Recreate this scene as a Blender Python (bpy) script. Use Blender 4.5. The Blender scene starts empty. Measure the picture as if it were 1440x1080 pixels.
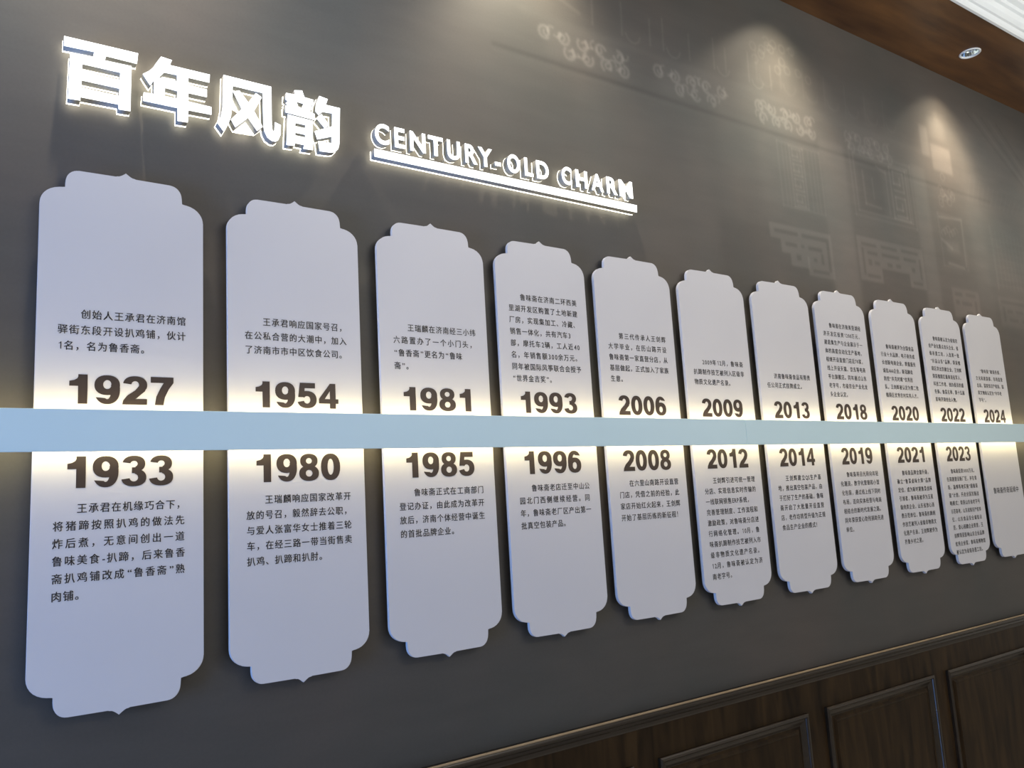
import bpy, bmesh, math, random
import numpy as np
from mathutils import Matrix, Vector

C = bpy.context.scene.collection
scene = bpy.context.scene

# ------------------------------------------------------------------ camera, light, exposure
cam_d = bpy.data.cameras.new('camera'); cam = bpy.data.objects.new('camera', cam_d); C.objects.link(cam)
cam_d.sensor_width = 36.0; cam_d.lens = 28.577
rr = Vector((0.82852259, -0.55692952, -0.05813628)); uu = Vector((-0.03512006, -0.15530219, 0.98724253)); vv = Vector((0.5588532, 0.81591099, 0.14823077))
cam.matrix_world = Matrix(((rr.x, uu.x, -vv.x, -0.2513), (rr.y, uu.y, -vv.y, -1.6585), (rr.z, uu.z, -vv.z, 1.4997), (0, 0, 0, 1)))
scene.camera = cam
scene.view_settings.view_transform = 'Standard'; scene.view_settings.look = 'None'
scene.view_settings.gamma = 1.0; scene.view_settings.use_curve_mapping = False
scene.view_settings.exposure = 0.0

w = bpy.data.worlds.new('world'); scene.world = w; w.use_nodes = True
w.node_tree.nodes['Background'].inputs[0].default_value = (0.46, 0.435, 0.39, 1)
w.node_tree.nodes['Background'].inputs[1].default_value = 0.85

def area(name, loc, target, sx, sy, power, col):
    l = bpy.data.lights.new(name, 'AREA'); l.shape = 'RECTANGLE'; l.size = sx; l.size_y = sy; l.energy = power; l.color = col
    o = bpy.data.objects.new(name, l); C.objects.link(o); o.location = loc
    o.rotation_euler = (Vector(target) - Vector(loc)).to_track_quat('-Z', 'Y').to_euler(); return o
area('window_daylight', (-2.9, -0.95, 1.05), (1.2, -0.35, 1.1), 1.15, 1.8, 100, (0.19, 0.42, 1.0))
area('room_ceiling_light', (2.2, -2.6, 3.2), (2.6, 0.0, 1.6), 2.0, 1.2, 34, (1.0, 0.93, 0.84))
area('crown_fill_light', (1.8, -1.3, 2.75), (1.8, -1.0, 3.35), 5.0, 0.25, 16, (0.94, 1.0, 0.97))  # added fill, out of view, brightens the crown and upper wall

WALL = 0.025
CEIL = 3.291
LAMPS = [(-0.05 + 1.1 * k, -0.139) for k in range(5)]
for i, (lx, ly) in enumerate(LAMPS):
    for deg, en in ((112, 19), (84, 40)):     # wide field and core beam of the reflector lamp
        l = bpy.data.lights.new('downlight_lamp', 'SPOT'); l.energy = en; l.color = (1.0, 0.87, 0.66)
        l.spot_size = math.radians(deg); l.spot_blend = 1.0; l.shadow_soft_size = 0.018
        o = bpy.data.objects.new('downlight_lamp', l); C.objects.link(o); o.location = (lx, ly, CEIL - 0.004)

# ------------------------------------------------------------------ materials
def mat(name, base, rough=0.5, metal=0.0, emit=None, strength=0.0, spec=0.5):
    m = bpy.data.materials.new(name); m.use_nodes = True
    b = m.node_tree.nodes['Principled BSDF']
    b.inputs['Base Color'].default_value = (*base, 1); b.inputs['Roughness'].default_value = rough
    b.inputs['Metallic'].default_value = metal; b.inputs['Specular IOR Level'].default_value = spec
    if emit: b.inputs['Emission Color'].default_value = (*emit, 1); b.inputs['Emission Strength'].default_value = strength
    return m
def add_noise(m, scale, c0, c1, vec_scale=(1, 1, 1), detail=4, rough_to=None, bump=0.0, lo=0.3, hi=0.7, distortion=0.0):
    nt = m.node_tree; N = nt.nodes; L = nt.links; b = N['Principled BSDF']
    tc = N.new('ShaderNodeTexCoord'); mp = N.new('ShaderNodeMapping'); mp.inputs['Scale'].default_value = vec_scale
    n = N.new('ShaderNodeTexNoise'); n.inputs['Scale'].default_value = scale; n.inputs['Detail'].default_value = detail; n.inputs['Distortion'].default_value = distortion
    r = N.new('ShaderNodeValToRGB'); r.color_ramp.elements[0].position = lo; r.color_ramp.elements[1].position = hi
    r.color_ramp.elements[0].color = (*c0, 1); r.color_ramp.elements[1].color = (*c1, 1)
    L.new(tc.outputs['Object'], mp.inputs[0]); L.new(mp.outputs[0], n.inputs['Vector']); L.new(n.outputs['Fac'], r.inputs[0]); L.new(r.outputs[0], b.inputs['Base Color'])
    if bump:
        bp = N.new('ShaderNodeBump'); bp.inputs['Strength'].default_value = bump; bp.inputs['Distance'].default_value = 0.002
        L.new(n.outputs['Fac'], bp.inputs['Height']); L.new(bp.outputs[0], b.inputs['Normal'])
    return r
M = {}
M['board'] = mat('board_white', (0.66, 0.66, 0.68), 0.42)
add_noise(M['board'], 2.0, (0.66, 0.66, 0.685), (0.71, 0.71, 0.73), detail=2)
M['ink'] = mat('ink_black', (0.012, 0.012, 0.016), 0.45)
M['year'] = mat('year_dark_vinyl', (0.042, 0.030, 0.026), 0.4)
M['band'] = mat('band_pale_blue', (0.46, 0.60, 0.68), 0.38)
add_noise(M['band'], 1.5, (0.65, 0.86, 0.90), (0.69, 0.89, 0.93), detail=2)
M['led'] = mat('led_warm', (1, 1, 1), 0.5, emit=(1.0, 0.76, 0.40), strength=13)
M['alu'] = mat('channel_aluminium', (0.55, 0.56, 0.58), 0.35, 0.6)
M['face'] = mat('sign_face_glow', (0.9, 0.9, 0.9), 0.4, emit=(0.97, 1.0, 0.98), strength=1.6)
M['side'] = mat('sign_return', (0.34, 0.34, 0.33), 0.6, spec=0.15)
M['back'] = mat('sign_back_glow', (0.9, 0.9, 0.9), 0.4, emit=(1.0, 0.95, 0.78), strength=4.2)
M['wood'] = mat('dark_wood', (0.03, 0.018, 0.01), 0.42, spec=0.15)
add_noise(M['wood'], 9.0, (0.012, 0.0068, 0.0028), (0.045, 0.026, 0.010), (3.0, 3.0, 0.45), 6, bump=0.08, distortion=0.6)
M['moulding'] = mat('moulding_wood', (0.03, 0.02, 0.012), 0.23, spec=0.6)
add_noise(M['moulding'], 9.0, (0.014, 0.009, 0.005), (0.026, 0.017, 0.009), (0.6, 4.0, 4.0), 5, distortion=0.4)
M['soffit'] = mat('brown_wood', (0.1, 0.05, 0.025), 0.34)
add_noise(M['soffit'], 3.2, (0.060, 0.024, 0.010), (0.21, 0.095, 0.030), (0.7, 5.0, 1.0), 5, distortion=0.15, lo=0.28, hi=0.78)
M['white'] = mat('white_paint', (0.80, 0.82, 0.84), 0.5)
add_noise(M['white'], 3.0, (0.86, 0.89, 0.89), (0.90, 0.925, 0.925))
M['ceil'] = mat('ceiling_paint', (0.80, 0.76, 0.74), 0.8)
add_noise(M['ceil'], 2.0, (0.79, 0.75, 0.735), (0.82, 0.775, 0.755))
M['floor'] = mat('floor_tile', (0.35, 0.33, 0.30), 0.3)
add_noise(M['floor'], 4.0, (0.30, 0.285, 0.26), (0.38, 0.36, 0.33))
M['trim_ring'] = mat('lamp_ring_white', (0.85, 0.87, 0.86), 0.3)
M['chrome'] = mat('reflector_chrome', (0.72, 0.76, 0.76), 0.16, 1.0)
M['lens'] = mat('lamp_lens', (0.5, 0.52, 0.52), 0.1, 0.4)
M['frame'] = mat('window_frame_grey', (0.25, 0.26, 0.28), 0.4)
M['glass'] = mat('window_glass', (0.9, 0.95, 1.0), 0.02); M['glass'].node_tree.nodes['Principled BSDF'].inputs['Transmission Weight'].default_value = 1.0
for k in ('ink', 'year', 'led', 'alu', 'face', 'side', 'back', 'trim_ring', 'chrome', 'lens', 'frame', 'glass'):
    nt = M[k].node_tree; n = nt.nodes.new('ShaderNodeTexNoise'); n.inputs['Scale'].default_value = 35
    mr = nt.nodes.new('ShaderNodeMapRange'); b = nt.nodes['Principled BSDF']; r0 = b.inputs['Roughness'].default_value
    mr.inputs['To Min'].default_value = max(0, r0 - 0.02); mr.inputs['To Max'].default_value = r0 + 0.03
    nt.links.new(n.outputs['Fac'], mr.inputs['Value']); nt.links.new(mr.outputs[0], b.inputs['Roughness'])

# printed wall covering: the attribute "print" carries the printed picture plus broad painted light and shade
mw = mat('printed_wallpaper', (0.1, 0.1, 0.09), 0.55); nt = mw.node_tree; N = nt.nodes; L = nt.links; b = N['Principled BSDF']
at = N.new('ShaderNodeAttribute'); at.attribute_name = 'print'
tc = N.new('ShaderNodeTexCoord')
n1 = N.new('ShaderNodeTexNoise'); n1.inputs['Scale'].default_value = 1.7; n1.inputs['Detail'].default_value = 6
mp = N.new('ShaderNodeMapping'); mp.inputs['Scale'].default_value = (1.0, 1, 5.0)
n2 = N.new('ShaderNodeTexNoise'); n2.inputs['Scale'].default_value = 5.0; n2.inputs['Detail'].default_value = 8
n3 = N.new('ShaderNodeTexNoise'); n3.inputs['Scale'].default_value = 160.0; n3.inputs['Detail'].default_value = 3
L.new(tc.outputs['Object'], n1.inputs['Vector']); L.new(tc.outputs['Object'], mp.inputs[0]); L.new(mp.outputs[0], n2.inputs['Vector']); L.new(tc.outputs['Object'], n3.inputs['Vector'])
r1 = N.new('ShaderNodeValToRGB'); e = r1.color_ramp.elements; e[0].position = 0.33; e[1].position = 0.68
e[0].color = (0.076, 0.077, 0.070, 1); e[1].color = (0.106, 0.090, 0.077, 1)
L.new(n1.outputs['Fac'], r1.inputs[0])
def mul(a, bb, op='MULTIPLY'):
    x = N.new('ShaderNodeMath'); x.operation = op
    for i, s in enumerate((a, bb)):
        if isinstance(s, (int, float)): x.inputs[i].default_value = s
        else: L.new(s, x.inputs[i])
    return x.outputs[0]
v = mul(mul(mul(n2.outputs['Fac'], 0.26), 0.87, 'ADD'), mul(mul(n3.outputs['Fac'], 0.16), 0.92, 'ADD'))
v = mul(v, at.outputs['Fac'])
vm = N.new('ShaderNodeVectorMath'); vm.operation = 'SCALE'; L.new(r1.outputs[0], vm.inputs[0]); L.new(v, vm.inputs['Scale'])
L.new(vm.outputs[0], b.inputs['Base Color'])
M['wall'] = mw

# ------------------------------------------------------------------ helpers
def obj(name, me, m=None, parent=None):
    o = bpy.data.objects.new(name, me); C.objects.link(o)
    if m is not None: me.materials.clear(); me.materials.append(m)
    if parent is not None: o.parent = parent
    return o
def empty(name, loc, label, cat, group=None):
    o = bpy.data.objects.new(name, None); C.objects.link(o); o.location = loc; o.empty_display_size = 0.05
    o['label'] = label; o['category'] = cat
    if group: o['group'] = group
    return o
def box_bm(bm, x0, x1, y0, y1, z0, z1):
    vs = [bm.verts.new((x, y, z)) for x in (x0, x1) for y in (y0, y1) for z in (z0, z1)]
    for f in ((0, 1, 3, 2), (4, 6, 7, 5), (0, 4, 5, 1), (2, 3, 7, 6), (0, 2, 6, 4), (1, 5, 7, 3)): bm.faces.new([vs[i] for i in f])
def mesh_of(bm, name='m', smooth=False):
    bmesh.ops.recalc_face_normals(bm, faces=bm.faces)
    me = bpy.data.meshes.new(name); bm.to_mesh(me); bm.free()
    if smooth:
        for p in me.polygons: p.use_smooth = True
    return me
def boxes(*bs, bevel=0.0):
    bm = bmesh.new()
    for q in bs: box_bm(bm, *q)
    if bevel: bmesh.ops.bevel(bm, geom=list(bm.edges), offset=bevel, segments=2, affect='EDGES', profile=0.6)
    return mesh_of(bm)
def outline_solid(pts, y0, y1, bevel=0.0):
    """closed outline in x,z extruded from y0 (front) to y1 (back)"""
    bm = bmesh.new()
    a = [bm.verts.new((x, y0, z)) for x, z in pts]; c = [bm.verts.new((x, y1, z)) for x, z in pts]
    n = len(pts); fr = bm.faces.new(a); bm.faces.new(c[::-1])
    for i in range(n): bm.faces.new((a[i], c[i], c[(i + 1) % n], a[(i + 1) % n]))
    if bevel: bmesh.ops.bevel(bm, geom=list(fr.edges), offset=bevel, segments=2, affect='EDGES')
    return mesh_of(bm)
def extrude_x(profile, x0, x1):
    """profile of (y, z) points swept along x"""
    bm = bmesh.new()
    a = [bm.verts.new((x0, y, z)) for y, z in profile]; c = [bm.verts.new((x1, y, z)) for y, z in profile]
    n = len(profile); bm.faces.new(a); bm.faces.new(c[::-1])
    for i in range(n): bm.faces.new((a[i], a[(i + 1) % n], c[(i + 1) % n], c[i]))
    return mesh_of(bm)
def curve_solid(loops, y_front, depth, offset=0.0):
    cu = bpy.data.curves.new('c', 'CURVE'); cu.dimensions = '2D'; cu.fill_mode = 'BOTH'
    for lp in loops:
        s = cu.splines.new('POLY'); s.points.add(len(lp) - 1)
        for p, (x, z) in zip(s.points, lp): p.co = (x, z, 0, 1)
        s.use_cyclic_u = True
    cu.extrude = depth / 2; cu.offset = offset
    o = bpy.data.objects.new('tmp', cu); C.objects.link(o)
    dg = bpy.context.evaluated_depsgraph_get(); dg.update()
    me = bpy.data.meshes.new_from_object(o.evaluated_get(dg)); bpy.data.objects.remove(o)
    n = len(me.vertices); co = np.empty(n * 3, 'f'); me.vertices.foreach_get('co', co); co = co.reshape(-1, 3)
    out = np.stack([co[:, 0], y_front + depth / 2 - co[:, 2], co[:, 1]], 1).astype('f')
    me.vertices.foreach_set('co', out.ravel()); me.update(); return me
def text_mesh(ch, offset=0.0, extrude=0.0, res=3, space=1.0):
    cu = bpy.data.curves.new('t', 'FONT'); cu.body = ch; cu.offset = offset; cu.extrude = extrude; cu.resolution_u = res; cu.size = 1.0; cu.space_character = space
    o = bpy.data.objects.new('tmp', cu); C.objects.link(o)
    dg = bpy.context.evaluated_depsgraph_get(); dg.update()
    me = bpy.data.meshes.new_from_object(o.evaluated_get(dg)); bpy.data.objects.remove(o)
    n = len(me.vertices); co = np.empty(n * 3, 'f'); me.vertices.foreach_get('co', co); co = co.reshape(-1, 3)
    me.calc_loop_triangles(); t = np.empty(len(me.loop_triangles) * 3, 'i'); me.loop_triangles.foreach_get('vertices', t); t = t.reshape(-1, 3)
    bpy.data.meshes.remove(me)
    return co, t
def raw_mesh(name, co, tris):
    me = bpy.data.meshes.new(name)
    me.vertices.add(len(co)); me.vertices.foreach_set('co', np.asarray(co, 'f').ravel())
    me.loops.add(len(tris) * 3); me.loops.foreach_set('vertex_index', np.asarray(tris, 'i').ravel())
    me.polygons.add(len(tris)); me.polygons.foreach_set('loop_start', np.arange(len(tris), dtype='i') * 3)
    me.update(calc_edges=True); me.validate(); return me

# ------------------------------------------------------------------ the room
def structure(name, me, m, parent=None):
    o = obj(name, me, m, parent)
    if parent is None: o['kind'] = 'structure'
    return o
XL, XR = -3.0, 7.0
structure('floor', boxes((XL, XR, -4.6, WALL, -0.05, 0.0)), M['floor'])

# the printed wall, a flat grid fine enough to carry the printed picture
xs = np.concatenate([np.arange(XL, 0.8, 0.05), np.arange(0.8, 4.4, 0.004), np.arange(4.4, XR + 0.01, 0.05)])
zs = np.concatenate([np.arange(0.0, 2.06, 0.04), np.arange(2.08, CEIL, 0.004), [CEIL + 0.12]])
X, Z = np.meshgrid(xs, zs)
P = np.ones_like(X)
def sstep(d, w): return 1 / (1 + np.exp(-np.clip(d / w, -30, 30)))
def rect(x0, x1, z0, z1, amt, w=0.003):
    global P
    P = P + amt * sstep(X - x0, w) * sstep(x1 - X, w) * sstep(Z - z0, w) * sstep(z1 - Z, w)
def line(x0, z0, x1, z1, amt, t=0.003, w=0.002):
    global P
    dx, dz = x1 - x0, z1 - z0; l2 = dx * dx + dz * dz
    u = np.clip(((X - x0) * dx + (Z - z0) * dz) / l2, 0, 1)
    d = np.hypot(X - x0 - u * dx, Z - z0 - u * dz)
    P = P + amt * sstep(t - d, w)
def arc(cx, cz, r, a0, a1, amt, t=0.003):
    n = max(4, int(abs(a1 - a0) / 0.5)); pts = [(cx + r * math.cos(a0 + (a1 - a0) * i / n), cz + r * math.sin(a0 + (a1 - a0) * i / n)) for i in range(n + 1)]
    m = (np.abs(X - cx) < r + 0.02) & (np.abs(Z - cz) < r + 0.02)
    global P
    D = np.full(m.sum(), 9.0); xx, zz = X[m], Z[m]
    for (x0, z0), (x1, z1) in zip(pts, pts[1:]):
        dx, dz = x1 - x0, z1 - z0; u = np.clip(((xx - x0) * dx + (zz - z0) * dz) / (dx * dx + dz * dz), 0, 1)
        D = np.minimum(D, np.hypot(xx - x0 - u * dx, zz - z0 - u * dz))
    P[m] += amt * sstep(t - D, 0.0018)
def frame(x0, x1, z0, z1, amt, t=0.003):
    line(x0, z0, x1, z0, amt, t); line(x0, z1, x1, z1, amt, t); line(x0, z0, x0, z1, amt, t); line(x1, z0, x1, z1, amt, t)
rnd = random.Random(4)
def scrolls(x0, x1, z0, z1, amt):
    w_, h_ = x1 - x0, z1 - z0
    rect(x0 + 0.1 * w_, x1 - 0.02, z0, z1, amt * 0.35, 0.012)
    n = 5
    for i in range(n):
        for j in range(2):
            cx = x0 + w_ * (i + 0.5 + 0.25 * (j == 0)) / n; cz = z0 + h_ * (0.3 + 0.42 * j)
            if i in (0, n - 1) and j == 0 and rnd.random() < 0.3: continue
            s = 1 if (i + j) % 2 else -1; a = rnd.uniform(0, 6.28)
            arc(cx, cz, h_ * 0.19, a, a + s * 4.6, amt, 0.0045); arc(cx + 0.006 * s, cz, h_ * 0.09, a + 2, a + 2 + s * 4.2, amt, 0.004)
            arc(cx + s * h_ * 0.25, cz + 0.01, h_ * 0.14, a + 3, a + 3 - s * 2.5, amt * 0.8, 0.0035)
def fret(x0, x1, z0, z1, amt, n, t=0.0035):
    """vertical strip of square meanders"""
    frame(x0, x1, z0, z1, amt, t); h = (z1 - z0) / n; w_ = x1 - x0
    for i in range(n):
        a = z0 + i * h; d = 0.2
        line(x0 + d * w_, a + 0.12 * h, x1 - d * w_, a + 0.12 * h, amt, t); line(x1 - d * w_, a + 0.12 * h, x1 - d * w_, a + 0.85 * h, amt, t)
        line(x1 - d * w_, a + 0.85 * h, x0 + d * w_, a + 0.85 * h, amt, t); line(x0 + d * w_, a + 0.85 * h, x0 + d * w_, a + 0.38 * h, amt, t)
        line(x0 + d * w_, a + 0.38 * h, x1 - 0.42 * w_, a + 0.38 * h, amt, t); line(x1 - 0.42 * w_, a + 0.38 * h, x1 - 0.42 * w_, a + 0.62 * h, amt, t)
rect(1.9, 5.0, 2.15, 2.95, 0.27, 0.06); rect(3.35, 5.0, 2.3, 3.1, 0.44, 0.05); rect(-1.0, 0.6, 2.36, 3.2, 0.48, 0.10); rect(-4, 8, -1, 1.5, -0.12, 0.12)  # lamp wash painted into the upper wall tone, dimness into the lower
# eaves and beam
rect(1.28, 3.05, 2.90, 3.20, -0.16, 0.03)
rect(0.9, 3.6, 2.735, 2.748, -0.20, 0.003); rect(0.9, 3.6, 2.72, 2.734, 0.06, 0.003)
rect(1.0, 3.1, 2.868, 2.885, 0.10, 0.006)
for a, c_ in ((1.05, 1.40), (1.495, 1.86), (1.98, 2.32), (2.50, 2.82)): scrolls(a, c_, 2.757, 2.858, 0.42 if a < 2.4 else 0.26)
for k in range(9):
    x = 1.27 + k * 0.098 + (k % 3) * 0.02
    line(x, 2.91, x + 0.004, 3.0 + 0.02 * (k % 2), 0.26, 0.002); 
    if k % 2: arc(x + 0.045, 2.925, 0.03, 3.3, 6.1, 0.22, 0.0025)
for k in range(7):
    x = 2.02 + k * 0.13; line(x, 2.93, x + 0.006, 3.04, 0.09, 0.004); arc(x + 0.05, 2.95, 0.035, 3.2, 6.2, 0.07, 0.005)
    rect(x - 0.01, x + 0.05, 2.90, 2.93 + 0.1 * (k % 2), 0.05, 0.006)
for k in range(16): arc(2.0 + rnd.random() * 0.32, 2.98 + rnd.random() * 0.12, 0.016, rnd.random() * 6, 9, 0.16, 0.003)
# lattice doors
rect(1.98, 2.34, 2.46, 2.73, 0.08, 0.01); frame(2.09, 2.33, 2.478, 2.718, 0.18); fret(2.155, 2.232, 2.484, 2.712, 0.26, 4, 0.0028)
for x in (2.115, 2.135, 2.262, 2.285, 2.305): line(x, 2.484, x, 2.712, 0.16, 0.002)
rect(2.335, 2.49, 2.10, 2.78, 0.20, 0.006)
frame(2.525, 2.945, 2.515, 2.785, 0.14, 0.005); frame(2.548, 2.92, 2.535, 2.765, 0.20, 0.003); rect(2.56, 2.73, 2.54, 2.75, -0.10, 0.006)
fret(2.79, 2.905, 2.54, 2.755, 0.30, 2, 0.004); line(2.60, 2.57, 2.60, 2.70, 0.2, 0.006); line(2.60, 2.57, 2.70, 2.565, 0.24, 0.004); line(2.66, 2.60, 2.66, 2.68, 0.18, 0.004); line(2.70, 2.74, 2.76, 2.72, 0.2, 0.005); line(2.76, 2.55, 2.76, 2.73, 0.2, 0.004)
rect(2.955, 3.06, 2.10, 2.80, 0.20, 0.006)
rect(3.065, 3.128, 2.865, 3.0, 0.34, 0.004); rect(3.14, 3.298, 2.812, 2.93, 0.42, 0.004); rect(3.15, 3.275, 2.975, 3.06, 0.28, 0.012); rect(3.20, 3.24, 3.04, 3.09, 0.2, 0.008)
for k in range(12): arc(3.16 + rnd.random() * 0.11, 2.66 + rnd.random() * 0.13, 0.017, rnd.random() * 6, 9, 0.2, 0.003)
frame(3.12, 3.315, 2.385, 2.615, 0.10, 0.006); line(3.13, 2.6, 3.30, 2.61, 0.3, 0.005); line(3.30, 2.40, 3.31, 2.61, 0.3, 0.004); line(3.16, 2.40, 3.28, 2.392, 0.34, 0.006); rect(3.16, 3.26, 2.45, 2.50, 0.24, 0.006); line(3.13, 2.50, 3.2, 2.47, 0.26, 0.008)
for k in range(6): arc(3.15 + 0.02 * k, 2.53 + 0.01 * (k % 3), 0.016, 0, 4, 0.22, 0.003)
# hanging frets
def cut(rs, amt=-0.30):
    for q in rs: rect(*q, amt, 0.0022)
rect(1.75, 2.33, 2.08, 2.395, -0.12, 0.01)
for q in ((1.998, 2.342, 2.352, 2.405), (2.052, 2.342, 2.305, 2.352), (2.098, 2.20, 2.262, 2.305), (2.191, 2.342, 2.237, 2.305)): rect(*q, 0.34, 0.0022)
cut([(2.02, 2.15, 2.372, 2.387), (2.17, 2.31, 2.372, 2.387), (2.075, 2.14, 2.33, 2.345), (2.16, 2.18, 2.333, 2.345), (2.20, 2.28, 2.33, 2.345), (2.31, 2.326, 2.262, 2.387), (2.13, 2.155, 2.285, 2.305), (2.225, 2.245, 2.29, 2.305), (2.27, 2.285, 2.285, 2.325), (2.215, 2.31, 2.25, 2.262)])
rect(2.50, 2.955, 2.08, 2.43, -0.12, 0.008)
for q in ((2.505, 2.955, 2.35, 2.43), (2.505, 2.65, 2.257, 2.35), (2.65, 2.84, 2.315, 2.35), (2.84, 2.955, 2.262, 2.35)): rect(*q, 0.34, 0.0022)
cut([(2.53, 2.63, 2.395, 2.408), (2.66, 2.77, 2.397, 2.41), (2.80, 2.92, 2.40, 2.413), (2.528, 2.542, 2.28, 2.385), (2.565, 2.63, 2.363, 2.376), (2.66, 2.78, 2.365, 2.378), (2.81, 2.90, 2.367, 2.38), (2.565, 2.588, 2.32, 2.345), (2.605, 2.64, 2.325, 2.34), (2.69, 2.725, 2.328, 2.343), (2.75, 2.785, 2.33, 2.345), (2.86, 2.885, 2.325, 2.345), (2.92, 2.933, 2.30, 2.385), (2.55, 2.635, 2.272, 2.285), (2.86, 2.93, 2.275, 2.288)])
rect(3.15, 3.37, 2.17, 2.295, 0.26, 0.003); cut([(3.17, 3.23, 2.262, 2.278), (3.26, 3.34, 2.265, 2.28), (3.17, 3.20, 2.225, 2.245), (3.22, 3.30, 2.225, 2.24), (3.325, 3.342, 2.18, 2.25), (3.25, 3.30, 2.185, 2.20)], -0.24)
rect(3.38, 3.50, 2.10, 3.0, 0.08, 0.01)
rect(3.54, 3.95, 2.16, 2.295, 0.18, 0.003); cut([(3.56, 3.90, 2.265, 2.28), (3.57, 3.59, 2.18, 2.25), (3.61, 3.66, 2.225, 2.24), (3.69, 3.76, 2.225, 2.24), (3.62, 3.70, 2.185, 2.20), (3.74, 3.80, 2.185, 2.20)], -0.2)
for k in range(9): line(3.57 + 0.035 * k, 2.34, 3.57 + 0.035 * k, 2.60, 0.10, 0.004)
for k in range(9): line(3.57, 2.35 + 0.03 * k, 3.88, 2.355 + 0.03 * k, 0.08, 0.003)
line(3.56, 2.33, 3.56, 2.62, 0.26, 0.004)
for k in range(5): line(3.50 + 0.07 * k, 3.16, 3.98 + 0.07 * k, 2.87 - 0.02 * k, 0.12 * (1 if k % 2 else -1), 0.007)
for k in range(14): line(3.4 + 0.04 * k, 2.72, 3.45 + 0.04 * k, 2.84 - 0.006 * k, 0.07, 0.004)
# faint columns and tree shapes at the left
for x in (0.86, 1.18, 1.62, 1.78): rect(x, x + 0.10, 2.10, 2.72, 0.035, 0.01)
line(0.95, 3.02, 1.22, 2.93, 0.16, 0.006)
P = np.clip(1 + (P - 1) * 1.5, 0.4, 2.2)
nz, nx = X.shape
co = np.stack([X.ravel(), np.full(X.size, WALL), Z.ravel()], 1)
idx = np.arange(nz * nx).reshape(nz, nx)
q = np.stack([idx[:-1, :-1], idx[:-1, 1:], idx[1:, 1:], idx[1:, :-1]], -1).reshape(-1, 4)
me = bpy.data.meshes.new('wall_front')
me.vertices.add(len(co)); me.vertices.foreach_set('co', co.astype('f').ravel())
me.loops.add(q.size); me.loops.foreach_set('vertex_index', q.astype('i').ravel())
me.polygons.add(len(q)); me.polygons.foreach_set('loop_start', np.arange(len(q), dtype='i') * 4)
me.update(calc_edges=True)
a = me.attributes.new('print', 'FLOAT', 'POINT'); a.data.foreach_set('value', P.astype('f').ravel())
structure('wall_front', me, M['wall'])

# wall with the window the cool daylight comes through, left of the picture
wl = structure('wall_left', boxes((-3.1, -3.0, -4.6, -1.6, 0, 3.4), (-3.1, -3.0, -0.35, WALL, 0, 3.4), (-3.1, -3.0, -1.6, -0.35, 2.15, 3.4), (-3.1, -3.0, -1.6, -0.35, 0, 0.15)), M['white'])
wn = structure('window_1', boxes((-3.07, -3.03, -1.6, -1.54, 0.15, 2.15), (-3.07, -3.03, -0.41, -0.35, 0.15, 2.15), (-3.07, -3.03, -1.54, -0.41, 2.09, 2.15), (-3.07, -3.03, -1.54, -0.41, 0.15, 0.21), (-3.07, -3.03, -1.0, -0.95, 0.21, 2.09)), M['frame'])
obj('pane', boxes((-3.054, -3.048, -1.54, -1.0, 0.21, 2.09)), M['glass'], wn); obj('pane', boxes((-3.054, -3.048, -0.95, -0.41, 0.21, 2.09)), M['glass'], wn)

# wooden soffit with round lamp holes, crown moulding, ceiling
SO = -0.302
def circle(cx, cy, r, n=40): return [(cx + r * math.cos(2 * math.pi * i / n), cy + r * math.sin(2 * math.pi * i / n)) for i in range(n)]
cu = curve_solid([[(XL, SO), (XR, SO), (XR, WALL + 0.02), (XL, WALL + 0.02)]] + [circle(x, y, 0.037) for x, y in LAMPS], 0, 0.02)
n = len(cu.vertices); cc = np.empty(n * 3, 'f'); cu.vertices.foreach_get('co', cc); cc = cc.reshape(-1, 3)
cc = np.stack([cc[:, 0], cc[:, 2], CEIL + cc[:, 1]], 1); cu.vertices.foreach_set('co', cc.astype('f').ravel()); cu.flip_normals(); cu.update()
structure('trim_2', cu, M['soffit'])
structure('trim_3', extrude_x([(SO, CEIL - 0.004), (SO - 0.010, CEIL - 0.004), (SO - 0.016, CEIL + 0.002), (SO - 0.022, CEIL + 0.012), (SO - 0.030, CEIL + 0.014), (SO - 0.042, CEIL + 0.026), (SO - 0.050, CEIL + 0.044), (SO - 0.060, CEIL + 0.048), (SO - 0.064, CEIL + 0.060), (SO - 0.082, CEIL + 0.066), (SO - 0.086, CEIL + 0.078), (SO, CEIL + 0.078)], XL, XR), M['white'])
structure('ceiling', boxes((XL, XR, -4.6, SO - 0.01, CEIL + 0.078, CEIL + 0.13)), M['ceil'])

# wainscot
yb = 0.014
structure('trim_1', extrude_x([(WALL, 0.949), (0.009, 0.949)] + [(0.009 - 0.009 * math.sin(math.pi * i / 14), 0.940 + 0.009 * math.cos(math.pi * i / 14)) for i in range(1, 8)] + [(0.0005, 0.936), (0.006, 0.932), (0.006, 0.926), (0.009, 0.922), (0.010, 0.914), (0.012, 0.910), (WALL, 0.910)], XL, XR), M['moulding'])
M['highlight_bead'] = mat('rail_highlight_paint', (0.30, 0.22, 0.13), 0.25)  # pale bead added to stand in for the highlight along the rail
add_noise(M['highlight_bead'], 14.0, (0.26, 0.19, 0.11), (0.33, 0.245, 0.145))
rail = bpy.data.objects['trim_1']
obj('highlight_bead', extrude_x([(0.004 + 0.0032 * math.sin(2 * math.pi * i / 12), 0.9490 + 0.0030 * math.cos(2 * math.pi * i / 12)) for i in range(12)], XL, XR), M['highlight_bead'], rail)
wains = structure('wall_wainscot', boxes((XL, XR, yb, WALL - 0.001, 0.0, 0.912)), M['wood'])
structure('baseboard_front', extrude_x([(WALL, 0.0), (0.0, 0.0), (0.0, 0.09), (0.004, 0.10), (0.006, 0.115), (0.012, 0.12), (WALL, 0.12)], XL, XR), M['moulding'])
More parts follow.
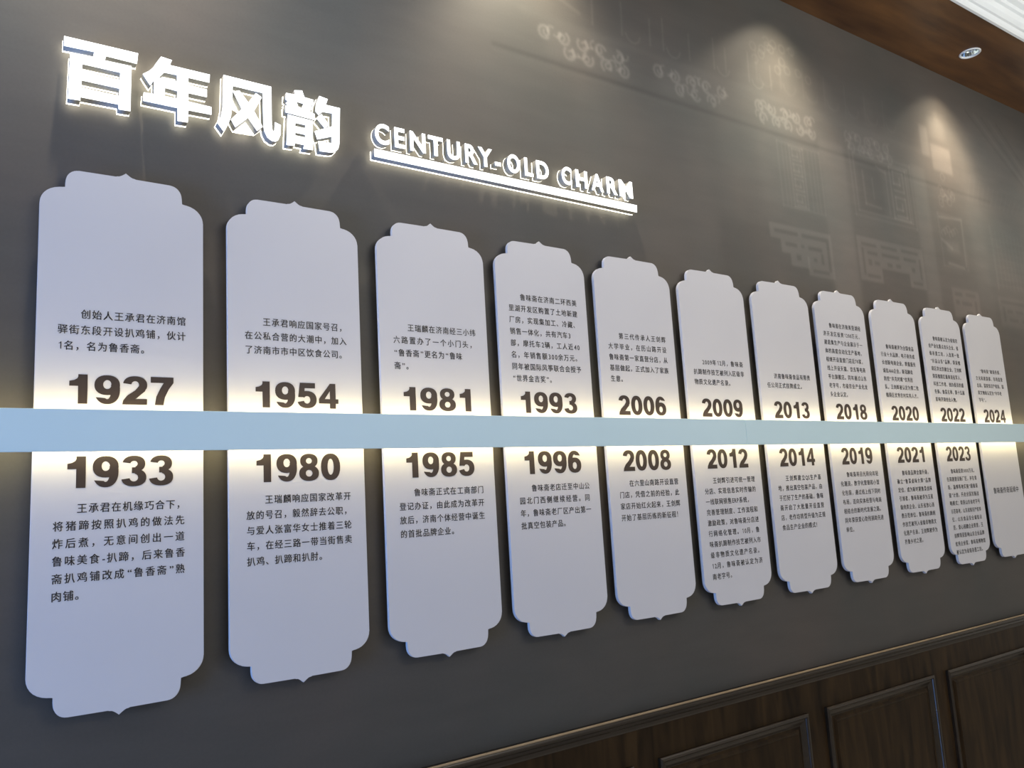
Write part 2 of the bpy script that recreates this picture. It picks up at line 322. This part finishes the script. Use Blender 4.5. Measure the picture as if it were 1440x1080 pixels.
def sweep_frame(x0, x1, z0, z1, prof):
    bm = bmesh.new(); loops = []
    for d, y in prof: loops.append([bm.verts.new(p) for p in ((x0 + d, y, z0 + d), (x1 - d, y, z0 + d), (x1 - d, y, z1 - d), (x0 + d, y, z1 - d))])
    for A, B in zip(loops, loops[1:]):
        for i in range(4): bm.faces.new((A[i], A[(i + 1) % 4], B[(i + 1) % 4], B[i]))
    return mesh_of(bm)
frame_me = sweep_frame(0, 0.615, 0.19, 0.828, [(0, yb), (0, 0.004), (0.003, 0.001), (0.008, 0.0), (0.012, 0.003), (0.013, 0.006), (0.019, 0.007), (0.024, 0.010), (0.030, 0.0135), (0.032, 0.0137)])
field_me = sweep_frame(0, 0.615, 0.19, 0.828, [(0.040, 0.0139), (0.046, 0.0085), (0.049, 0.0075), (0.051, 0.0085), (0.052, 0.0095), (0.3074, 0.0096)])
for k in range(-5, 8):
    x0 = 1.286 + 0.7075 * k
    if x0 < XL + 0.02 or x0 > XR - 0.65: continue
    f = obj('wainscot_panel', field_me, M['wood'], wains); f.location = (x0, 0, 0)
    g = obj('panel_moulding', frame_me, M['moulding'], f)

# ------------------------------------------------------------------ downlights
def lathe(prof, n=40, smooth=True):
    bm = bmesh.new(); rings = []
    for r, z in prof: rings.append([bm.verts.new((r * math.cos(2 * math.pi * i / n), r * math.sin(2 * math.pi * i / n), z)) for i in range(n)])
    for A, B in zip(rings, rings[1:]):
        for i in range(n): bm.faces.new((A[i], A[(i + 1) % n], B[(i + 1) % n], B[i]))
    return mesh_of(bm, smooth=smooth)
ring_me = lathe([(0.034, 0.004), (0.0345, -0.002), (0.037, -0.004), (0.040, -0.004), (0.042, -0.002), (0.042, 0.0)])
refl_me = lathe([(0.0345, 0.002), (0.031, 0.018), (0.024, 0.034), (0.018, 0.042)], 24, False)
lens_me = lathe([(0.018, 0.042), (0.012, 0.041), (0.001, 0.0405)], 24)
lab = {3: 'round recessed downlight with white ring in the brown wooden soffit, upper right corner'}
vis = [i for i, (x, y) in enumerate(LAMPS) if i == 3]
for i, (x, y) in enumerate(LAMPS):
    if i != 3: continue
    t = empty('downlight', (x, y, CEIL), lab[3], 'downlight')
    obj('trim_ring', ring_me, M['trim_ring'], t); obj('reflector', refl_me, M['chrome'], t); obj('lens', lens_me, M['lens'], t)

# ------------------------------------------------------------------ the pale blue band with hidden light strips
def band(x0, x1, label):
    t = empty('timeline_band', ((x0 + x1) / 2, -0.02, 1.678), label, 'wall band', 'pieces of the pale blue timeline band')
    a, b2 = x0 - t.location.x, x1 - t.location.x
    def part(n, me, m): return obj(n, me, M[m], t)
    part('front_plate', boxes((a, b2, -0.022, -0.018, -0.0385, 0.0370), bevel=0.0008), 'band')
    part('mounting_channel', boxes((a + 0.002, b2 - 0.002, -0.018, 0.018, -0.018, 0.018)), 'alu')
    part('light_strip', boxes((a + 0.004, b2 - 0.004, -0.012, 0.004, 0.0185, 0.0215)), 'led')
    part('light_strip', boxes((a + 0.004, b2 - 0.004, -0.012, 0.004, -0.0215, -0.0185)), 'led')
band(-0.9, 1.6935, 'long pale blue horizontal band between the boards, left piece up to the fine seam')
band(1.6945, 4.6, 'pale blue horizontal band between the boards, right piece beyond the fine seam')

# ------------------------------------------------------------------ boards
def half_outline():
    """right half of a scalloped end, from the outer side up to the tip: (x, height below tip)"""
    pts = [(0.1448, 0.090)]
    for i in range(0, 9):
        a = math.pi / 2 * i / 8; pts.append((0.1035 + 0.0413 * math.cos(a) ** 0.9, 0.082 - 0.035 * math.sin(a)))
    pts.append((0.1035, 0.036))
    for i in range(0, 9):
        a = math.pi / 2 * i / 8; pts.append((0.0815 + 0.0218 * math.cos(a), 0.034 - 0.0235 * math.sin(a)))
    pts.append((0.018, 0.0100))
    for i in range(1, 7):
        a = i / 6; pts.append((0.018 * (1 - a), 0.0100 * (1 - a ** 1.8)))
    return pts
H = half_outline()
END = H + [(-x, d) for x, d in H[-2::-1]]
def board_mesh(up):
    if up: pts = [(x, 2.188 - d) for x, d in END] + [(-0.1448, 1.6825), (0.1448, 1.6825)]
    else: pts = [(x, 1.1742 + d) for x, d in END] + [(-0.1448, 1.6815), (0.1448, 1.6815)]
    return outline_solid(pts, 0.0, 0.0095, 0.0007)
BM = {True: board_mesh(True), False: board_mesh(False)}
COLS = [-0.002, 0.336, 0.673, 0.9985, 1.3228, 1.649, 1.9783, 2.3032, 2.6367, 2.9705, 3.3014]
def tri_poly(ps):
    return np.array([(x, z, 0) for x, z in ps], 'f'), np.array([(0, i, i + 1) for i in range(1, len(ps) - 1)])
_a, _ta = tri_poly([(.27, 0), (.37, 0), (.37, .72), (.27, .72)]); _b, _tb = tri_poly([(.10, .52), (.275, .56), (.275, .64), (.10, .59)])
_c, _tc = tri_poly([(.20, .60), (.275, .60), (.275, .72)])
GL = {'1': (np.concatenate([_a, _b, _c]), np.concatenate([_ta, _tb + 4, _tc + 8]))}
def glyph(ch):
    if ch not in GL:
        co_, tr = text_mesh(ch, res=2)
        if len(tr):   # a slightly heavier weight: three copies a hair apart
            n_ = len(co_); d_ = 0.015
            co_ = np.concatenate([co_ + np.array(q_, 'f') for q_ in ((-d_, 0, 0), (d_, 0, 2e-5), (0, d_, 4e-5))]); tr = np.concatenate([tr, tr + n_, tr + 2 * n_])
        GL[ch] = (co_, tr)
    return GL[ch]
WIDTH = 0.2245; SZ = 0.0186; PITCH = 0.0303
def adv(ch):
    if ch in '“”': return 0.62
    if ord(ch) < 128: return 0.56 if ch not in '-' else 0.45
    return 1.0
def text_block(lines, x0, ztop, sz=SZ, width=WIDTH):
    cos, trs, nv = [], [], 0
    for r, ln in enumerate(lines):
        full = sum(adv(c) for c in ln) * sz
        last = r == len(lines) - 1
        k = width / full if (full > width or (not last and full > width * 0.9)) else 1.0
        x = x0; base = ztop - r * PITCH - sz * 0.88
        for ch in ln:
            a_ = adv(ch) * sz * k
            if ch not in '　 ':
                co_, tr = glyph(ch)
                if len(tr):
                    sx = sz * min(k, 1.0) * (0.92 if ord(ch) > 255 and ch not in '“”' else 1.0)
                    if ord(ch) < 128: sx *= 0.88
                    cx = (adv(ch) * sz * k - sx * ((co_[:, 0].min() + co_[:, 0].max()))) / 2 if ord(ch) < 128 or ch in '“”' else 0.02 * sz
                    p = np.stack([x + cx + co_[:, 0] * sx, -0.0004 - co_[:, 2], base + co_[:, 1] * sz], 1)
                    cos.append(p); trs.append(tr + nv); nv += len(p)
            x += a_
    return raw_mesh('printed_text', np.concatenate(cos), np.concatenate(trs))
def ell(cx, cz, rx, rz, t, p=2.25):
    a_ = math.radians(t); c_, s_ = math.cos(a_), math.sin(a_)
    return (cx + rx * math.copysign(abs(c_) ** (2 / p), c_), cz + rz * math.copysign(abs(s_) ** (2 / p), s_))
class Quad(list): pass
NSTRIP = [0]
def strip(cx, cz, ro, ri, t0, t1, ci=None, n=28, ti=None):
    ci = ci or (cx, cz); out = []; NSTRIP[0] += 1
    for i in range(n):
        q_ = [t0 + (t1 - t0) * (i + k_) / n for k_ in (0, 1)]; e_ = t1 if ti is None else ti
        q_ += [t0 + (e_ - t0) * (i + k_) / n for k_ in (0, 1)]
        out.append(Quad([ell(cx, cz, *ro, q_[0]), ell(cx, cz, *ro, q_[1]), ell(*ci, *ri, q_[3], 2.0), ell(*ci, *ri, q_[2], 2.0)])); out[-1].sid = NSTRIP[0]
    return out
def nine():
    return strip(0, .655, (.42, .345), (.135, .155), 0, 360, (0, .675)) + strip(0, .5, (.42, .5), (.135, .33), 30, -150, ti=-116)
DG = {
 '0': strip(0, .5, (.42, .5), (.135, .30), 0, 360),
 '1': [[(.03, 0), (.33, 0), (.33, 1), (.03, 1)], [(-.25, .60), (.04, .60), (.04, .80), (-.25, .77)], [(-.25, .77), (-.10, .80), (.0, .86), (.07, 1.0), (.10, .70)]],
 '2': strip(0, .69, (.41, .31), (.13, .135), 172, -22) + [[(.40, .62), (.13, .66), (.0, .50), (.20, .36)], [(.0, .50), (.20, .36), (.05, .22), (-.26, .32)], [(-.26, .32), (.05, .22), (-.02, .19), (-.40, .14)], [(-.40, .14), (-.02, .19), (.0, 0), (-.43, 0)], [(-.05, .20), (.41, .20), (.41, 0), (-.05, 0)], [(.40, .62), (.20, .36), (.33, .47)]],
 '3': strip(0, .735, (.38, .265), (.12, .10), 170, -70) + strip(0, .285, (.42, .285), (.14, .125), 80, -172) + [[(-.07, .43), (.20, .43), (.20, .62), (-.07, .62)]],
 '4': [[(.08, 0), (.34, 0), (.34, 1), (.08, 1)], [(-.41, .20), (.46, .20), (.46, .38), (-.41, .38)], [(-.41, .38), (-.15, .38), (.09, .71), (.09, 1.0)]],
 '5': [[(-.30, 1), (.36, 1), (.36, .79), (-.30, .79)], [(-.30, 1), (-.08, 1), (-.12, .47), (-.38, .43)], [(-.38, .43), (-.10, .43), (-.10, .60), (-.36, .55)]] + strip(0, .34, (.42, .34), (.14, .15), 148, -165, (.0, .33)),
 '7': [[(-.40, 1), (.40, 1), (.40, .79), (-.40, .79)], [(.40, .80), (.06, .80), (-.06, .60), (.24, .58)], [(-.06, .60), (.24, .58), (.10, .28), (-.20, .30)], [(-.20, .30), (.10, .28), (.05, 0), (-.25, 0)]],
 '8': strip(0, .735, (.37, .265), (.125, .105), 0, 360) + strip(0, .28, (.42, .285), (.14, .125), 0, 360),
 '9': nine(),
 '6': nine(),
}
for q_ in DG['6']: q_[:] = [(-x, 1 - z) for x, z in q_]
def digits(s, x0, x1, z0, z1):
    cos, trs, nv, k0 = [], [], 0, 0.0
    for k_, ch in enumerate(s):
        qs = DG[ch]; xa = [x for q_ in qs for x, z in q_]; sh_ = k_ * 0.93 - (0.04 if ch == '1' else 0.0)
        lvl, last_ = [], None
        for q_ in qs:
            sid = getattr(q_, 'sid', None); lvl.append(lvl[-1] if sid is not None and sid == last_ else (lvl[-1] + 1 if lvl else 0)); last_ = sid
        for j_, q_ in enumerate(qs):
            if sum(a_[0] * b_[1] - b_[0] * a_[1] for a_, b_ in zip(q_, q_[1:] + q_[:1])) < 0: q_ = list(q_)[::-1]
            lv = lvl[j_]
            cos.append(np.array([(x + sh_, -0.0005 - 3e-5 * lv, z) for x, z in q_]))
            trs.append(np.array([(0, i, i + 1) for i in range(1, len(q_) - 1)]) + nv); nv += len(q_)
    p = np.concatenate(cos); lo, hi = p.min(0), p.max(0)
    out = np.stack([x0 + (p[:, 0] - lo[0]) / (hi[0] - lo[0]) * (x1 - x0), p[:, 1], z0 + (p[:, 2] - lo[2]) / (hi[2] - lo[2]) * (z1 - z0)], 1)
    return raw_mesh('year_number', out, np.concatenate(trs))
I = '　　'
UP = [
 ('1927', 1.908, [I+'创始人王承君在济南馆', '驿街东段开设扒鸡铺，伙计', '1名，名为鲁香斋。']),
 ('1954', 1.920, [I+'王承君响应国家号召，', '在公私合营的大潮中，加入', '了济南市市中区饮食公司。']),
 ('1981', 1.933, [I+'王瑞麟在济南经三小纬', '六路置办了一个小门头，', '“鲁香斋”更名为“鲁味', '斋”。']),
 ('1993', 2.038, [I+'鲁味斋在济南二环西美', '里湖开发区购置了土地新建', '厂房，实现集加工、冷藏、', '销售一体化，共有汽车3', '部，摩托车2辆，工人近40', '名，年销售额300余万元。', '同年被国际风筝联合会授予', '“世界金吉奖”。']),
 ('2006', 1.959, [I+'第三代传承人王剑辉', '大学毕业，在历山路开设', '鲁味斋第一家直营分店，从', '基层做起，正式加入了家族', '生意。']),
 ('2009', 1.902, [I+'2009年12月，鲁味斋', '扒蹄制作技艺被列入区级非', '物质文化遗产名录。']),
 ('2013', 1.873, [I+'济南鲁味斋食品有限责', '任公司正式挂牌成立。']),
 ('2018', 2.065, [I+'鲁味斋在济南美里湖经', '济开发区投资1200万元，', '建造集生产与企业展示于一', '体的高度自动化生产基地，', '相继开设直营门店近70家，', '线上开设天猫、京东等电商', '平台旗舰店。同年通过山东', '老字号，市级农业产业化龙', '头企业认定。']),
 ('2020', 2.011, [I+'鲁味斋被评为全国食品', '行业十大品牌，电子商务成', '长创新电商企业，质量服务', '诚信AAA企业，新冠肺炎', '防控“共克时艰”优秀团', '队。王剑辉被认定为第二批', '槐荫区优秀农村实用人才。']),
 ('2022', 2.064, [I+'鲁味斋被认定为省级农', '业产业化重点龙头企业、省', '级非遗工坊，入选第一批', '“好品山东”品牌，荣获槐', '荫区突出贡献企业，王剑辉', '荣获槐荫区最美退役军人、', '科技工作者、创办委员的盛', '先锋。鲁菜名师，第十五届', '影响济南创业人物。']),
 ('2024', 1.948, [I+'“鲁味斋”被商务部、', '文化和旅游部、市场监管', '总局、国家知识产权局、国', '家文物局认定为“中华老', '字号”。']),
]
LO = [
 ('1933', 1.550, [I+'王承君在机缘巧合下，', '将猪蹄按照扒鸡的做法先', '炸后煮，无意间创出一道', '鲁味美食-扒蹄，后来鲁香', '斋扒鸡铺改成“鲁香斋”熟', '肉铺。']),
 ('1980', 1.551, [I+'王瑞麟响应国家改革开', '放的号召，毅然辞去公职，', '与爱人张富华女士推着三轮', '车，在经三路一带当街售卖', '扒鸡、扒蹄和扒肘。']),
 ('1985', 1.552, [I+'鲁味斋正式在工商部门', '登记办证，由此成为改革开', '放后，济南个体经营中诞生', '的首批品牌企业。']),
 ('1996', 1.550, [I+'鲁味斋老店迁至中山公', '园北门西侧继续经营。同', '年，鲁味斋老厂区产出第一', '批真空包装产品。']),
 ('2008', 1.551, [I+'在六里山南路开设直营', '门店，凭借之前的经验，此', '家店开始红火起来，王剑辉', '开始了基层历练的新征程！']),
 ('2012', 1.548, [I+'王剑辉引进可统一管理', '分店、实现信息实时传输的', '一线联网销售ERP系统，', '完善管理制度、工作流程和', '激励政策，对鲁味斋分店进', '行网络化管理。10月，鲁', '味斋扒蹄制作技艺被列入市', '级非物质文化遗产名录。', '12月，鲁味斋被认定为济', '南老字号。']),
 ('2014', 1.545, [I+'王剑辉建立QS生产基', '地，推出真空包装产品，由', '于打好了生产的基础，鲁味', '斋开启了大批量开设直营', '店，老作坊转型升级为正规', '食品生产企业的模式！']),
 ('2019', 1.548, [I+'鲁味斋将目光转向年轻', '化潮流，数字化营销和小型', '化包装，通过线上线下同时', '布局，迈向实体经营与电商', '相结合的新时代发展之路。', '同年荣获爱心助残捐助先进', '单位。']),
 ('2021', 1.545, [I+'鲁味斋品牌全面升级，', '确立“鲁菜卤味大师”品牌', '定位，成为新时期鲁菜卤味', '引领者，鲁味斋被评为五星', '级肉类企业，山东省放心消', '费示范单位，鲁味斋扒蹄制', '作技艺被列入省级非物质文', '化遗产名录。王剑辉被评为', '齐鲁乡村之星。']),
 ('2023', 1.543, [I+'鲁味斋投资5000万元，', '在高唐建设新厂区，并在青', '岛、淄博等地实施“超级渠', '道”计划，开启全国发展战', '略模式；荣获山东省老字号', '示范基地，山东省知识产权单', '位，山东食品安全诚信示', '范，爱心捐赠企业荣誉，王', '剑辉荣获影响山东企业品牌', '优秀企业家，鲁味斋博物馆', '被认定为省级非遗工坊。']),
 (None, 1.459, ['鲁味斋传奇延续中']),
]
for up, rows in ((True, UP), (False, LO)):
    for k, (yr, zt, lines) in enumerate(rows):
        side = 'above' if up else 'below'
        pos = ['leftmost', 'second', 'third', 'fourth', 'fifth', 'sixth', 'seventh', 'eighth', 'ninth', 'tenth', 'rightmost'][k] + ('' if k in (0, 10) else ' from the left')
        if yr: lb = 'white board reading %s, %s in the row %s the blue band' % (yr, pos, side)
        else: lb = 'white board with one short line and no year, rightmost below the band'
        base = 1.6825 if up else 1.6815
        t = empty('timeline_board', (COLS[k], 0.0, 0.0), lb, 'wall board', 'boards above the band' if up else 'boards below the band')
        obj('board', BM[up], M['board'], t)
        obj('mounting_block', boxes((-0.09, 0.09, 0.0095, WALL, *((1.76, 2.06) if up else (1.30, 1.60)))), M['alu'], t)
        sh = 0.0006 * k
        if yr:
            obj('year_number', digits(yr, -0.090, 0.089, *((1.7305 - sh, 1.7850 - sh) if up else (1.5770 - sh, 1.6340 - sh))), M['year'], t)
            obj('printed_text', text_block(lines, -0.1115, zt), M['ink'], t)
        else:
            obj('printed_text', text_block(lines, -0.101, zt + 0.002, 0.0266, 0.213), M['ink'], t)

# ------------------------------------------------------------------ glowing sign
YF = -0.010
G = {
'bai': [
 [(-0.1150,2.4410),(0.0160,2.4420),(0.0140,2.4190),(-0.0420,2.4200),(-0.0440,2.4100),(0.0040,2.4110),(0.0030,2.3150),(-0.0180,2.3140),(-0.0190,2.3240),(-0.0850,2.3230),(-0.0850,2.3160),(-0.1060,2.3150),(-0.1040,2.4070),(-0.0650,2.4100),(-0.0630,2.4230),(-0.1150,2.4210)],
 [(-0.0830,2.3920),(-0.0160,2.3920),(-0.0170,2.3760),(-0.0830,2.3770)],
 [(-0.0840,2.3580),(-0.0170,2.3580),(-0.0180,2.3420),(-0.0840,2.3430)]],
'nian': [
 [(0.0590,2.4470),(0.0800,2.4450),(0.0760,2.4330),(0.1550,2.4330),(0.1540,2.4150),(0.1120,2.4150),(0.1120,2.3990),(0.1490,2.3980),(0.1490,2.3810),(0.1120,2.3810),(0.1120,2.3620),(0.1580,2.3610),(0.1580,2.3440),(0.1120,2.3430),(0.1110,2.3160),(0.0910,2.3150),(0.0910,2.3430),(0.0260,2.3430),(0.0270,2.3610),(0.0460,2.3620),(0.0460,2.3920),(0.0390,2.3790),(0.0250,2.4000),(0.0370,2.4100),(0.0440,2.4190),(0.0500,2.4310)],
 [(0.0650,2.4140),(0.0900,2.4150),(0.0900,2.4010),(0.0550,2.4000)],
 [(0.0670,2.3810),(0.0910,2.3800),(0.0900,2.3630),(0.0660,2.3630)]],
'feng': [
 [(0.1830,2.4400),(0.2850,2.4390),(0.2850,2.3640),(0.2850,2.3440),(0.2870,2.3350),(0.2910,2.3400),(0.2920,2.3580),(0.3050,2.3540),(0.3040,2.3310),(0.2990,2.3180),(0.2930,2.3130),(0.2850,2.3130),(0.2750,2.3190),(0.2690,2.3310),(0.2670,2.3430),(0.2660,2.4200),(0.2020,2.4200),(0.2010,2.3800),(0.1980,2.3490),(0.1920,2.3300),(0.1830,2.3120),(0.1700,2.3290),(0.1770,2.3440),(0.1810,2.3660)],
 [(0.2030,2.4070),(0.2160,2.4130),(0.2350,2.3900),(0.2510,2.4160),(0.2640,2.4090),(0.2470,2.3730),(0.2650,2.3410),(0.2530,2.3290),(0.2340,2.3550),(0.2070,2.3270),(0.1980,2.3430),(0.2210,2.3720)]],
'yun': [
 [(0.3180,2.4330),(0.3390,2.4340),(0.3370,2.4440),(0.3550,2.4480),(0.3600,2.4330),(0.3810,2.4320),(0.3800,2.4180),(0.3720,2.4180),(0.3790,2.4130),(0.3710,2.4020),(0.3830,2.3980),(0.3820,2.3840),(0.3160,2.3870),(0.3160,2.4030),(0.3240,2.4030),(0.3170,2.4090),(0.3220,2.4150),(0.3170,2.4170)],
 [(0.3410,2.4180),(0.3580,2.4170),(0.3510,2.4030),(0.3470,2.4020)],
 [(0.3210,2.3830),(0.3780,2.3810),(0.3770,2.3110),(0.3550,2.3100),(0.3570,2.3190),(0.3360,2.3190),(0.3350,2.3120),(0.3170,2.3110)],
 [(0.3380,2.3670),(0.3610,2.3670),(0.3600,2.3590),(0.3370,2.3590)],
 [(0.3370,2.3440),(0.3600,2.3440),(0.3600,2.3370),(0.3370,2.3370)],
 [(0.3950,2.4450),(0.4150,2.4420),(0.4100,2.4270),(0.4440,2.4270),(0.4400,2.3380),(0.4370,2.3260),(0.4290,2.3170),(0.4200,2.3140),(0.3930,2.3120),(0.3900,2.3350),(0.4120,2.3360),(0.4220,2.3370),(0.4220,2.3530),(0.3880,2.3390),(0.3820,2.3570),(0.4240,2.3780),(0.4250,2.4100),(0.4010,2.4080),(0.3930,2.3980),(0.3850,2.4060),(0.3870,2.4250)],
 [(0.3880,2.3890),(0.3990,2.4020),(0.4170,2.3790),(0.4060,2.3700)]],
}
def scale_loops(ls, d):
    """outline grown by d (outer loops) or shrunk (holes): simple normal offset"""
    out = []
    def area_(l): return sum(a[0] * b_[1] - b_[0] * a[1] for a, b_ in zip(l, l[1:] + l[:1])) / 2
    def inside(p, l):
        c = False
        for (x0, z0), (x1, z1) in zip(l, l[1:] + l[:1]):
            if (z0 > p[1]) != (z1 > p[1]) and p[0] < (x1 - x0) * (p[1] - z0) / (z1 - z0) + x0: c = not c
        return c
    for i, l in enumerate(ls):
        hole = any(j != i and inside(l[0], m) for j, m in enumerate(ls))
        s = (1 if area_(l) > 0 else -1) * (-1 if hole else 1); r = []
        for k in range(len(l)):
            a, b_, c = Vector(l[k - 1]), Vector(l[k]), Vector(l[(k + 1) % len(l)])
            n1_ = (b_ - a).normalized(); n2_ = (c - b_).normalized(); n1_ = Vector((n1_.y, -n1_.x)); n2_ = Vector((n2_.y, -n2_.x))
            m = (n1_ + n2_)
            if m.length < 1e-3: m = n1_
            m = m.normalized(); q_ = d / max(0.5, m.dot(n1_)); r.append((b_.x + m.x * q_ * s, b_.y + m.y * q_ * s))
        out.append(r)
    return out
def sign_piece(name, loops, label, cat, group, grow=0.0012):
    xs_ = [p[0] for l in loops for p in l]; zs_ = [p[1] for l in loops for p in l]
    cx, cz = (min(xs_) + max(xs_)) / 2, min(zs_)
    ls = [[(x - cx, z - cz) for x, z in l] for l in loops]
    t = empty(name, (cx, YF, cz), label, cat, group)
    obj('sign_face', curve_solid(ls, 0.0, 0.0015), M['face'], t)
    obj('side_return', curve_solid(ls, 0.0015, 0.0190), M['side'], t)
    obj('back_light', curve_solid(scale_loops(ls, 0.0008), 0.0205, 0.0035), M['back'], t)
    obj('standoff', boxes(*[(min(p[0] for p in l) * 0.5 + max(p[0] for p in l) * 0.5 - 0.002, min(p[0] for p in l) * 0.5 + max(p[0] for p in l) * 0.5 + 0.002, 0.025, 0.035, l[0][1] - 0.012, l[0][1] - 0.008) for l in ls[:1]]), M['alu'], t)
    return t
g1 = 'large glowing characters of the sign'
sign_piece('sign_character', G['bai'], 'first of four large glowing white Chinese characters, leftmost, boxy with two slots', 'sign character', g1)
sign_piece('sign_character', G['nian'], 'second of four large glowing white Chinese characters, long vertical stem', 'sign character', g1)
sign_piece('sign_character', G['feng'], 'third of four large glowing white Chinese characters, open frame around a cross', 'sign character', g1)
sign_piece('sign_character', G['yun'], 'fourth and rightmost of four large glowing white Chinese characters', 'sign character', g1)
sign_piece('sign_underline', [[(0.527, 2.346), (1.3550, 2.3435), (1.3535, 2.3215), (0.527, 2.3265)]], 'long glowing white bar under the letters CENTURY-OLD CHARM', 'sign bar', None)

EN = [('C',.530,.567),('E',.581,.608),('N',.622,.664),('T',.672,.713),('U',.725,.762),('R',.777,.812),('Y',.816,.858),('-',.866,.884),('O',.905,.944),('L',.960,.987),('D',.999,1.039),('C',1.084,1.118),('H',1.133,1.174),('A',1.188,1.232),('R',1.245,1.284),('M',1.292,1.343)]
def letter_solid(ch, x0, x1, z0, z1, yf, depth, off):
    co_, _ = text_mesh(ch, offset=0.026, extrude=0.0, res=5)
    lo, hi = co_.min(0), co_.max(0)
    co2, tr = text_mesh(ch, offset=off, extrude=0.5, res=5)
    sx = (x1 - x0) / (hi[0] - lo[0]); sz_ = (z1 - z0) / (hi[1] - lo[1])
    p = np.stack([x0 + (co2[:, 0] - lo[0]) * sx, yf + (0.5 - co2[:, 2]) * depth, z0 + (co2[:, 1] - lo[1]) * sz_], 1)
    return raw_mesh('letter', p, tr)
word = ['CENTURY', 'OLD', 'CHARM']
for i, (ch, x0, x1) in enumerate(EN):
    s = i; wd = word[0] if i < 7 else word[1] if i < 11 else word[2]
    if ch == '-': nm, lb, z0, z1 = 'sign_hyphen', 'small glowing white hyphen between the words CENTURY and OLD', 2.371, 2.381
    else:
        nm = 'sign_letter'; lb = 'small glowing white letter %s of the word %s' % (ch, wd); z0, z1 = 2.3615, 2.412
    t = empty(nm, ((x0 + x1) / 2, YF, z0), lb, 'sign letter', 'small glowing letters of the sign')
    a, b2 = x0 - t.location.x, x1 - t.location.x
    e_ = 0.0006 if ch in 'OC' else 0.0
    obj('sign_face', letter_solid(ch, a, b2, -e_, z1 - z0 + e_, 0.0, 0.0015, 0.026), M['face'], t)
    obj('side_return', letter_solid(ch, a, b2, -e_, z1 - z0 + e_, 0.0015, 0.0190, 0.026), M['side'], t)
    obj('back_light', letter_solid(ch, a, b2, -e_, z1 - z0 + e_, 0.0205, 0.0025, 0.028), M['back'], t)
    xm = a + 0.006 if ch not in 'OCTYA' else 0.0
    zz = 0.004 if ch != '-' else 0.002
    obj('standoff', boxes((xm - 0.002, xm + 0.002, 0.025, 0.035, zz, zz + 0.004)), M['alu'], t)
